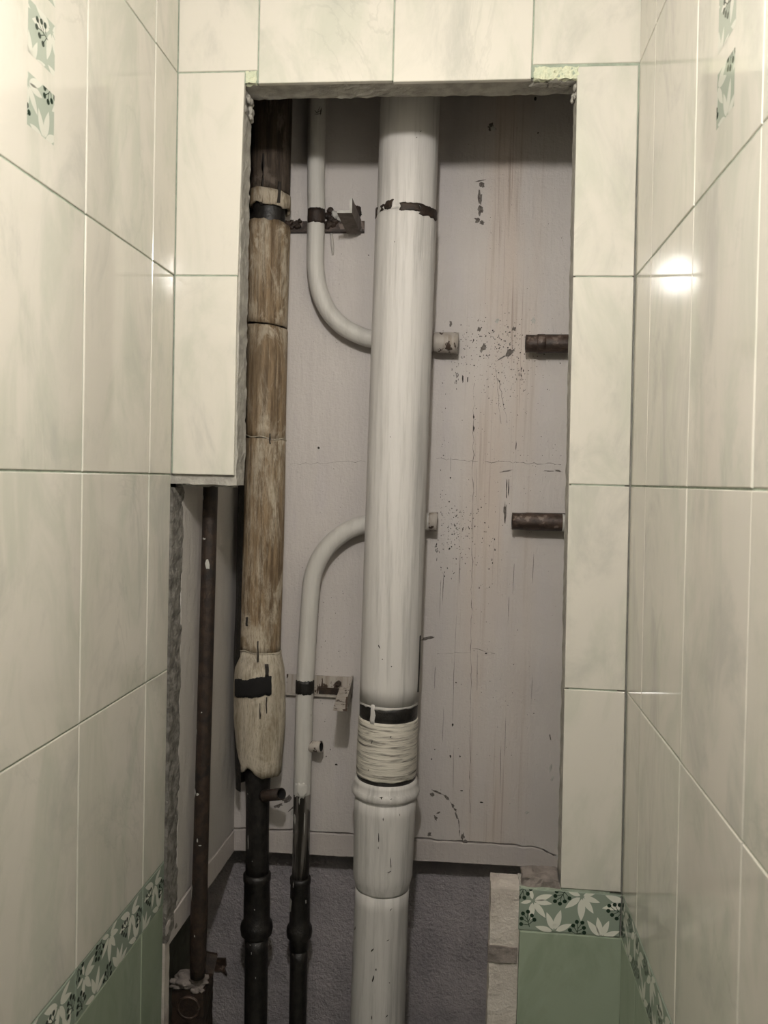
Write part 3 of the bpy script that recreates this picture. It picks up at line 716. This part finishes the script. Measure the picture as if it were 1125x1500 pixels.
def tspk(u, v, w, h, tilt):
    p = P(u, v, TT); dx = p.x-axT(p.z).x; yy = TT-math.sqrt(max(1e-8, .0172**2-dx*dx)); q = P(u, v, yy)
    s = Vector((math.cos(tilt), 0, math.sin(tilt)))*w; n_ = Vector((-math.sin(tilt), 0, math.cos(tilt)))*h
    mb.add([q+s+n_*.2, q+n_, q-s+n_*.2, q-s-n_*.2, q-n_, q+s-n_*.2], [(0, 1, 2, 3, 4, 5)])
for a in ((466, 164, .0075, .0006, .5), (470, 163, .0010, .008, -.1), (467, 160, .007, .0005, 1.1), (466, 167, .0075, .0005, .15), (463, 164, .005, .0006, -.9)): tspk(*a)
tag(mb.build('drawn_mark', M['speck'], up), kind='stuff')

# ------------------------------------------------------------ lower thin riser
lo = thing('return_pipe', Vector((PT(440, 1400).x, TT, 0)), 'thin pipe dark below and white above, its top bending right behind the thick drain', 'pipe')
b2 = spline([PT(633, 764), PT(600, 764), PT(560, 765), PT(536, 768), PT(512, 776), PT(489, 792), PT(470, 815), PT(458.5, 843), PT(454.5, 875), PT(451.5, 920), PT(447, 1000), PT(444.5, 1080), PT(443, 1140), PT(442.5, 1162)], 10)
pipe('bent_tube', b2, .0172, M['thin'], lo, n=32)
pipe('cut_end', [PT(628, 764), PT(634, 764), PT(640.5, 764.5)], [.0172, .0180, .0182], M['oldpaint'], lo, n=32, hollow=.006, inner=M['void'])
axL = lambda z: PT(442.5, 1162)+(PT(436, 1490)-PT(442.5, 1162))*((z-PT(442.5, 1162).z)/(PT(436, 1490).z-PT(442.5, 1162).z))
zLr = lambda v: P(440, v, TT-.016).z
lathe('bare_tube', axL, dens([(zLr(1150), .0165), (zLr(1300), .0168)]), M['scraped'], lo, n=32)
band('paint_drip', axL, .0168, zLr(1166), zLr(1148), -130, -50, M['thin'], lo, jag=.006, thick=.0012, fr=3, seed=3)
lathe('coupling', axL, [(zLr(1290), .017), (zLr(1291), .0205), (zLr(1299), .0205), (zLr(1300), .0192), (zLr(1358), .0200), (zLr(1364), .0245), (zLr(1370), .0255), (zLr(1377), .0245), (zLr(1382), .0195), (zLr(1396), .0190), (zLr(1397), .0165)], M['black'], lo, n=36)
lathe('lower_tube', axL, dens([(zLr(1394), .0170), (0, .0170)]), M['black'], lo, n=32)
q = PT(452, 1093); e = q+Vector((.026, -.006, .002))
pipe('side_nipple', [q, q+(e-q)*.5, e], [.012, .0105, .0112], M['oldpaint'], lo, n=24, hollow=.012, inner=M['void'])
c0 = axL(zLr(1003)); 
axM = lambda z: PT(447, 1000)+(PT(444.5, 1080)-PT(447, 1000))*((z-PT(447, 1000).z)/(PT(444.5, 1080).z-PT(447, 1000).z))
band('bare_band', axM, .0176, zLr(1017), zLr(998), -165, -5, M['black'], lo, jag=.003, thick=.0008)
mb = MB()
def lspk(v, a, w, h): pspk(axL, .0172, v, a, w, h, 0., TT-.016)
for v, a, w, h in [(1168, -120, .002, .002), (1170, -95, .002, .0025), (1208, -128, .0045, .010), (1180, -96, .0008, .008), (1213, -60, .001, .02), (1240, -20, .001, .02), (1340, -145, .006, .016), (1330, -45, .0015, .004), (1305, -120, .0012, .006)]: 
    pspk(axL, .0172 if v < 1290 else .0202, v, a, w, h, 0., TT-.016)
tag(mb.build('paint_flakes', M['flake'], lo), kind='stuff')

# ------------------------------------------------------------ insulated riser
TI = .308
RI = .0385
cI = [(399, 160), (396, 280), (393, 350), (391, 470), (389.5, 640), (384.5, 800), (381, 930), (380, 1000), (380.5, 1080), (381.5, 1140)]
def axI(z):
    pts = [P(u, v, TI) for u, v in cI]
    if z >= pts[0].z: return Vector((pts[0].x, TI, z))
    for a, b in zip(pts, pts[1:]):
        if z >= b.z: f = (z-b.z)/(a.z-b.z); return Vector((b.x+(a.x-b.x)*f, TI, z))
    return Vector((pts[-1].x, TI, z))
def zI(v): return P(390, v, TI-.035).z
ins = thing('insulated_riser', Vector((P(376, 1400, TI).x, TI, 0)), 'leftmost thick riser wrapped in cracked brown insulation, black steel pipe below', 'pipe')
def wrap(name, prof, mat, lean=0., bj=.0015, tj=.0015, seed=0, bf=None, n=64, wob=.02):
    """lathe with tilted, jagged ends (open shell with thickness)"""
    vs = []; fs = []; z1, z0 = prof[0][0], prof[-1][0]; pr = dens(prof, .012); k = len(pr)
    for s in (0, 1):
        for i, (z, r) in enumerate(pr):
            for j in range(n):
                a = 2*math.pi*j/n; ca, sa = math.cos(a), math.sin(a); zz = z
                ft = max(0, 1-(z1-z)/.02); fb = max(0, 1-(z-z0)/.03)
                zz += ft*(tj*fbm(ca*4+seed, sa*4)-lean*ca) + fb*(bj*fbm(ca*4+seed+9, sa*4)-lean*ca)
                if bf: zz += fb*bf(ca, sa)
                rr = (r-(.005 if s else 0))*(1+wob*fbm(ca*1.5+seed, sa*1.5, z*16))
                c = axI(z); vs.append((c.x+ca*rr, c.y+sa*rr, zz))
    N = k*n
    for i in range(k-1):
        for j in range(n):
            jj = (j+1) % n; q = (i*n+j, (i+1)*n+j, (i+1)*n+jj, i*n+jj); fs.append(q); fs.append(tuple(x+N for x in q)[::-1])
    for j in range(n):
        jj = (j+1) % n; fs.append((j, jj, N+jj, N+j)); b = (k-1)*n; fs.append((b+j, N+b+j, N+b+jj, b+jj))
    return obj(name, vs, fs, mat, ins, True)
wrap('insulation_wrap', [(zcap, .0375), (zI(276), .0370)], M['wrapshade'], .0, seed=1)  # top length, its shade painted into the colour
wrap('cloth_tape', [(zI(275), .0385), (zI(284), .0392), (zI(297), .0385)], M['wrap2'], .004, bj=.005, seed=2)
wrap('insulation_wrap', [(zI(321), .0395), (zI(330), .0410), (zI(400), .0400), (zI(472), .0385)], M['wrap'], .003, bj=.002, tj=.004, seed=3)
wrap('insulation_wrap', [(zI(475), .0390), (zI(480), .0396), (zI(560), .0380), (zI(641), .0372)], M['wrap'], .003, bj=.001, seed=4)
wrap('insulation_wrap', [(zI(642), .0378), (zI(700), .0390), (zI(800), .0400), (zI(900), .0400), (zI(957), .0395)], M['wrap'], .0015, seed=5)
wrap('insulation_wrap', [(zI(957), .0400), (zI(985), .0470), (zI(1010), .0490), (zI(1060), .0490), (zI(1100), .0450), (zI(1140), .0400)], M['wrappale'], .0015, seed=6, bj=.004, wob=.035,
     bf=lambda ca, sa: .018*math.exp(-((ca+.35)/.33)**2) if sa < 0 else 0)
for v, r, m_ in ((641, .0380, 'wrappale'), (957, .0408, 'wrappale')):
    z = zI(v); pts = []
    for j in range(41):
        a = 2*math.pi*j/40; c = axI(z); pts.append((c.x+r*math.cos(a), c.y+r*math.sin(a), z+.004*fbm(math.cos(a)*2, math.sin(a)*2, v)-.003*math.cos(a)))
    s_ = tube(pts, .0012, 8); obj('string', s_[0], s_[1], M[m_], ins, True)
def axS(z):
    a, b = P(377.5, 1180, TI), P(375, 1450, TI); return a+(b-a)*((z-a.z)/(b.z-a.z))
zS = lambda v: P(377, v, TI-.022).z
lathe('inner_pipe', axI, dens([(zcap-.01, .030), (zI(1120), .030)]), M['black'], ins, n=32)
lathe('steel_pipe', axS, dens([(zS(1118), .026), (zS(1150), .0245), (zS(1175), .0222), (zS(1292), .0222)]), M['black'], ins, n=40, wob=.05)
lathe('coupling', axS, [(zS(1286), .022), (zS(1288), .0265), (zS(1297), .0265), (zS(1299), .0248), (zS(1356), .0255), (zS(1361), .0305), (zS(1368), .0315), (zS(1376), .0300), (zS(1381), .0235)], M['black'], ins, n=40)
lathe('lower_tube', axS, dens([(zS(1379), .0222), (0, .0222)]), M['black'], ins, n=40)
q = P(385, 1166, TI-.015); e = P(412, 1163, TI-.05)
pipe('side_nipple', [q, q+(e-q)*.2, q+(e-q)*.25, e], [.010, .0125, .0105, .0112], M['rust'], ins, n=24, hollow=.02, inner=M['void'])
band('bare_patch', axI, .0492, zI(1019), zI(993), -140, -50, M['void'], ins, jag=.0035, thick=.0022, fr=7, tilt=.007)
band('split_seam', axI, .0372, zI(300), zI(225), -100, -97, M['speck'], ins, jag=.001, n=4, thick=.0012, endjag=.2)
for v0, v1, a0, a1 in ((650, 635, -67, -64), (918, 905, -118, -112), (968, 938, -82, -79), (990, 972, -64, -56), (1043, 1020, -62, -60), (1050, 1028, -76, -74), (296, 265, -56, -48)):
    band('dark_scratch', axI, .0385 if v0 < 960 else .0460 if v0 < 1000 else .0490, zI(v0), zI(v1), a0, a1, M['speck'], ins, jag=.0012, n=5, thick=.0024, seed=v0, endjag=.03)
mb = MB()
def ispk(v, a, w, h, tl=0.): pspk(axS, .0228, v, a, w, h, tl, TI-.022)
for v, a, w, h in [(1132, -100, .002, .002), (1250, -125, .0012, .014), (1175, -120, .001, .001), (1345, -85, .001, .0015), (1400, -105, .002, .001), (1400, -80, .0015, .001), (1412, -100, .0008, .003), (1448, -78, .0008, .002), (1275, -100, .001, .001)]:
    pspk(axS, .0228 if v > 1180 and not 1290 < v < 1380 else .027, v, a, w, h, 0., TI-.022)
tag(mb.build('paint_flakes', M['flake'], ins), kind='stuff')
# tar paper peeling off behind the left side
vs = []; fs = []; zt_, zb_ = zI(150), zI(1165); K = 60; J = 8
for i in range(K+1):
    z = zt_+(zb_-zt_)*i/K; c = axI(z); ext = .0075+.003*fbm(z*12)
    for j in range(J+1):
        a = math.radians(118+(222-118)*j/J); r = .0415+ext*math.sin(math.pi*j/J)
        vs.append((c.x+math.cos(a)*r, c.y+math.sin(a)*r, z))
N = len(vs); vs += [(v[0]-.001, v[1]+.0008, v[2]) for v in vs]
for i in range(K):
    for j in range(J):
        a = i*(J+1)+j; q = (a, a+1, a+J+2, a+J+1); fs.append(q); fs.append(tuple(x+N for x in q)[::-1])
obj('tar_paper', vs, fs, M['tar'], ins, True)

# ------------------------------------------------------------ far left pipe and its rusty foot
TF = .130
pf0, pf1 = P(308.5, 715, .125), P(290, 1400, .096)
axF = lambda z: pf0+(pf1-pf0)*((z-pf0.z)/(pf1.z-pf0.z))
zF = lambda v: P(295, v, TF-.01).z
far = thing('corner_pipe', axF(zF(1415)), 'dark brown thin pipe in the far left corner with white paint flakes', 'pipe')
lathe('tube', axF, dens([(zcap, .0122), (zF(1100), .0124), (zF(1280), .0130), (zF(1330), .0145), (zF(1400), .0130), (zF(1418), .0118)]), M['rust'], far, n=32, wob=.03)
mb = MB()
for v, a, w, h in [(797, -112, .003, .0015), (836, -80, .0035, .008), (738, -145, .003, .006), (923, -150, .0025, .006), (1082, -140, .002, .005), (1052, -95, .001, .001), (1170, -150, .004, .010), (1172, -110, .003, .002), (1315, -150, .004, .012), (1300, -160, .003, .006), (1362, -95, .006, .001), (1366, -80, .001, .002), (1375, -100, .001, .002), (1245, -80, .002, .001), (1238, -100, .001, .003)]:
    pspk(axF, .0136 if v > 1280 else .0130, v, a, w, h, .3 if v > 1350 else 0., TF-.01)
tag(mb.build('paint_flakes', M['flake'], far), kind='stuff')
foot = thing('rusty_fitting', P(285, 1500, .12), 'rusty iron fitting under the far left corner pipe, capped with crumbling mortar', 'fitting')
mb = MB(); a = P(254, 1448, .10); b = P(303, 1450, .10)
zbt = P(280, 1700, .10).z
rough_box(mb, (a.x, .095, zbt), (b.x-.004, .150, a.z+.002), .006, .002, 'xXyYZ', fr=70); mb.build('body', M['rust'], foot)
c = P(276, 1476, .094); ring = [(c.x+.018*math.cos(t_), c.y, c.z+.018*math.sin(t_)) for t_ in [2*math.pi*i/28 for i in range(29)]]
s_ = tube(ring, .0026, 8); obj('ring', s_[0], s_[1], M['stub'], foot, True)
s_ = tube([c+Vector((0, .003, 0)), c+Vector((0, -.0015, 0))], .0165, 28); obj('cap', s_[0], s_[1], M['rust'], foot, False)
mb = MB(); c = P(279, 1436, .115); lump(mb, c, (.032, .022, .016), seed=3, n=18, amp=.5)
for i in range(16): lump(mb, c+Vector((rnd.uniform(-.028, .028), rnd.uniform(-.022, -.01), rnd.uniform(-.008, .013))), (.006, .005, .004), seed=i, n=6, amp=.6)
mb.build('mortar_cap', M['mortar2'], foot, True)
mb = MB()
pl = [P(302, 1396, .16), P(319, 1399, .16), P(297, 1500, .11), P(293, 1500, .11)]
lowz = Vector((-.004, -.012, -.18))
v8 = [pl[0], pl[1], pl[2], pl[3]]; mb.add([*v8, *[v+Vector((-.003, .006, 0)) for v in v8]], [(0, 3, 2, 1), (4, 5, 6, 7), (0, 1, 5, 4), (1, 2, 6, 5), (2, 3, 7, 6), (3, 0, 4, 7)])
v8 = [pl[3], pl[2], pl[2]+lowz, pl[3]+lowz]; mb.add([*v8, *[v+Vector((-.003, .006, 0)) for v in v8]], [(0, 3, 2, 1), (4, 5, 6, 7), (0, 1, 5, 4), (1, 2, 6, 5), (2, 3, 7, 6), (3, 0, 4, 7)])
mb.build('leaning_plate', M['rust'], foot)
rs = thing('rust_scrap', P(326, 1415, TC), 'small brown iron scrap on the grey wall right of the corner pipe foot', 'scrap')
mb = MB(); pts = [(316, 1405), (330, 1405), (331, 1416), (328, 1419), (332, 1430), (325, 1423), (314, 1423)]
f_ = [P(u, v, TC-.006) for u, v in pts]; b_ = [p+Vector((0, .006, 0)) for p in f_]; n = len(f_)
mb.add(f_+b_, [tuple(range(n))[::-1], tuple(range(n, 2*n))]+[(i, (i+1) % n, n+(i+1) % n, n+i) for i in range(n)]); mb.build('plate', M['stub'], rs)

# ------------------------------------------------------------ cut pipe stubs at the right
def stub(name, u0, v0, v1, label, ring=False):
    vc = (v0+v1)/2; a = P(u0, vc, TT); r = (P(u0, v0, TT).z-P(u0, v1, TT).z)/2
    far_ = Vector((.722, TT, a.z+.001)); t_ = thing(name, a, label, 'pipe', 'rusty cut pipe stubs at the right')
    pipe('tube', [far_, a+(far_-a)*.5, a+Vector((.026, 0, 0)), a+Vector((.025, 0, 0)), a+Vector((.012, 0, 0)), a], [r, r, r, r*.97, r*.93, r*.95], M['stub'], t_, n=32, wob=.03, hollow=.02, inner=M['void'])
    if ring:
        mbx = MB(); s_ = tube([a+Vector((.092, 0, 0)), a+Vector((.098, 0, 0))], r*1.03, 32); mbx.add(s_[0], s_[1]); mbx.build('paint_ring', M['flake'], t_, True)
    else:
        s_ = tube([a+Vector((.020, 0, 0)), a+Vector((.022, 0, 0)), a+Vector((.034, 0, 0)), a+Vector((.036, 0, 0))], [r, r*1.06, r*1.06, r], 32); obj('sleeve', s_[0], s_[1], M['stub'], t_, True)
stub('pipe_stub', 770, 490, 517, 'upper of the two rusty cut pipe stubs at the right edge of the opening')
stub('pipe_stub', 750, 750, 776.5, 'lower of the two rusty cut pipe stubs, with a white paint ring', True)

# ------------------------------------------------------------ brackets
def angle(mb, a, b, d1, d2, w, th, m=0, w2=None):
    w2 = w2 or w
    """L profile from a to b; legs along d1 and d2"""
    a, b, d1, d2 = Vector(a), Vector(b), Vector(d1), Vector(d2)
    pr = [Vector((0, 0, 0)), d1*w, d1*w+d2*th, d1*th+d2*th, d1*th+d2*w2, d2*w2]
    vs = [a+p for p in pr]+[b+p for p in pr]
    f0 = [(0, 3, 2, 1), (0, 5, 4, 3)]
    n = (b-a).dot(d1.cross(d2)) > 0
    fs = [(0, 1, 2, 3), (0, 3, 4, 5), (6, 9, 8, 7), (6, 11, 10, 9)]+[(i, i+6, (i+1) % 6+6, (i+1) % 6) for i in range(6)]
    if n: fs = [f[::-1] for f in fs]
    mb.add(vs, fs, m)
ub = thing('pipe_bracket', P(480, 335, T), 'upper angle iron bracket behind the thin pipe with a bright cut end', 'bracket', 'angle iron pipe brackets')
mb = MB(); a = P(424, 340, T-.001); b = P(534, 340, T-.001)
angle(mb, (a.x, T-.001, b.z-.002), (b.x, T-.001, b.z-.002), (0, 0, 1), (0, -1, 0), .022, .004, 0, .0105); mb.build('cross_bar', M['stub'], ub)
mb = MB(); c = P(515.5, 312, .235); angle(mb, (c.x, .235, c.z), (c.x+.001, T-.003, c.z), (0, 0, 1), (-1, 0, 0), .0265, .0042); mb.build('arm', M['mortar2'], ub)
mb = MB(); angle(mb, (c.x, .2344, c.z), (c.x, .2352, c.z), (0, 0, 1), (-1, 0, 0), .0265, .0042); o = mb.build('cut_face', M['flake'], ub); o['label'] = 'bright sawn end of the arm'
mb = MB()
for i in range(16): lump(mb, (P(rnd.uniform(487, 500), 0, T).x, T-.004, P(0, rnd.uniform(310, 335), T).z), (.007, .005, .006), seed=i+5, n=6, amp=.6)
for i in range(26): lump(mb, (P(rnd.uniform(522, 533), 0, T).x, T-.003, P(528, rnd.uniform(305, 340), T).z), (.006, .004, .006), seed=i+25, n=6, amp=.6)
for i in range(24): lump(mb, (P(rnd.uniform(425, 447), 0, T).x, T-.007, P(435, rnd.uniform(325, 335), T).z), (.004, .004, .004), seed=i+65, n=6, amp=.6)
tag(mb.build('mortar_rim', M['rust'], ub, True), kind='stuff')
mb = MB(); lump(mb, (P(492, 317, T).x, T-.010, P(492, 317, T).z), (.007, .006, .007), seed=8, n=8, amp=.6); lump(mb, (P(500, 323, T).x, T-.009, P(500, 323, T).z), (.007, .004, .004), seed=9, n=8, amp=.6)
mb.build('paint_blob', M['flake'], ub, True)
mb = MB(); s_ = tube([P(485, 338, T-.001), P(487, 360, T-.001), P(487.5, 374, T-.001)], [.003, .0035, .002], 10); obj('paint_drip', s_[0], s_[1], M['sideboard'], ub, True)

lb = thing('pipe_bracket', P(465, 1010, T), 'lower angle iron bracket with a bolt and forward arm beside the thin pipe', 'bracket', 'angle iron pipe brackets')
a = P(420, 1021, T-.001); b = P(516, 1021, T-.001)
mb = MB(); angle(mb, (a.x, T-.001, b.z), (b.x, T-.001, b.z), (0, 0, 1), (0, -1, 0), .040, .004, 0, .0095); o = mb.build('cross_bar', M['oldpaint'], lb)
c = P(517, 1017, T-.004)
tip = P(507, 1042, .215)
mb = MB(); angle(mb, (tip.x+.002, .215, tip.z), (c.x, T-.003, tip.z+.004), (0, 0, 1), (-1, 0, 0), .026, .0035); mb.build('arm', M['oldpaint'], lb)
p = P(496, 1001, T-.006); s_ = tube([p+Vector((0, .002, 0)), p+Vector((0, -.004, 0)), p+Vector((0, -.006, 0))], [.006, .006, .004], 6); obj('bolt', s_[0], s_[1], M['stub'], lb, False)
mb = MB(); p0 = P(467, 1015, T-.006); p1 = P(503, 1009, T-.006)
mb.box((p0.x, T-.0062, p0.z-.003), (p1.x+.008, T-.0048, p0.z+.011)); mb.build('bare_strip', M['rust'], lb)
mb = MB(); mb.box((P(421, 0, T).x, T-.0075, p0.z-.005), (P(436, 0, T).x, T-.0045, p0.z+.008)); mb.build('bare_strip', M['rust'], lb)
mb = MB()
for i in range(34): lump(mb, (P(rnd.uniform(422, 434), 0, T).x, T-.007, P(423, rnd.uniform(990, 1016), T).z), (.004, .003, .004), seed=i+165, n=6, amp=.6)
tag(mb.build('rust_crust', M['rust'], lb, True), kind='stuff')

# ------------------------------------------------------------ lamp hanging behind the photographer's view
lm = thing('pendant_bulb', (BULB_POS.x, BULB_POS.y, BULB_POS.z), 'bare bulb hanging from the ceiling, above the picture', 'lamp')
s_ = tube([(BULB_POS.x, BULB_POS.y, CEIL), (BULB_POS.x, BULB_POS.y, BULB_POS.z+.09)], .003, 8); obj('cord', s_[0], s_[1], M['white'], lm)
s_ = tube([(BULB_POS.x, BULB_POS.y, BULB_POS.z+z) for z in (.095, .09, .05, .036)], [.008, .018, .019, .016], 20); obj('socket', s_[0], s_[1], M['white'], lm, True)
em = bpy.data.materials.new('lit_bulb'); em.use_nodes = True; nt = em.node_tree; nt.nodes.clear()
e_ = nt.nodes.new('ShaderNodeEmission'); e_.inputs[0].default_value = (*BULB_COL, 1); e_.inputs[1].default_value = BULB_STRENGTH
oo = nt.nodes.new('ShaderNodeOutputMaterial'); nt.links.new(e_.outputs[0], oo.inputs[0])
mb = MB(); lump(mb, BULB_POS, (BULB_R, BULB_R, BULB_R*1.15), n=12, amp=0); mb.build('bulb', em, lm, True)
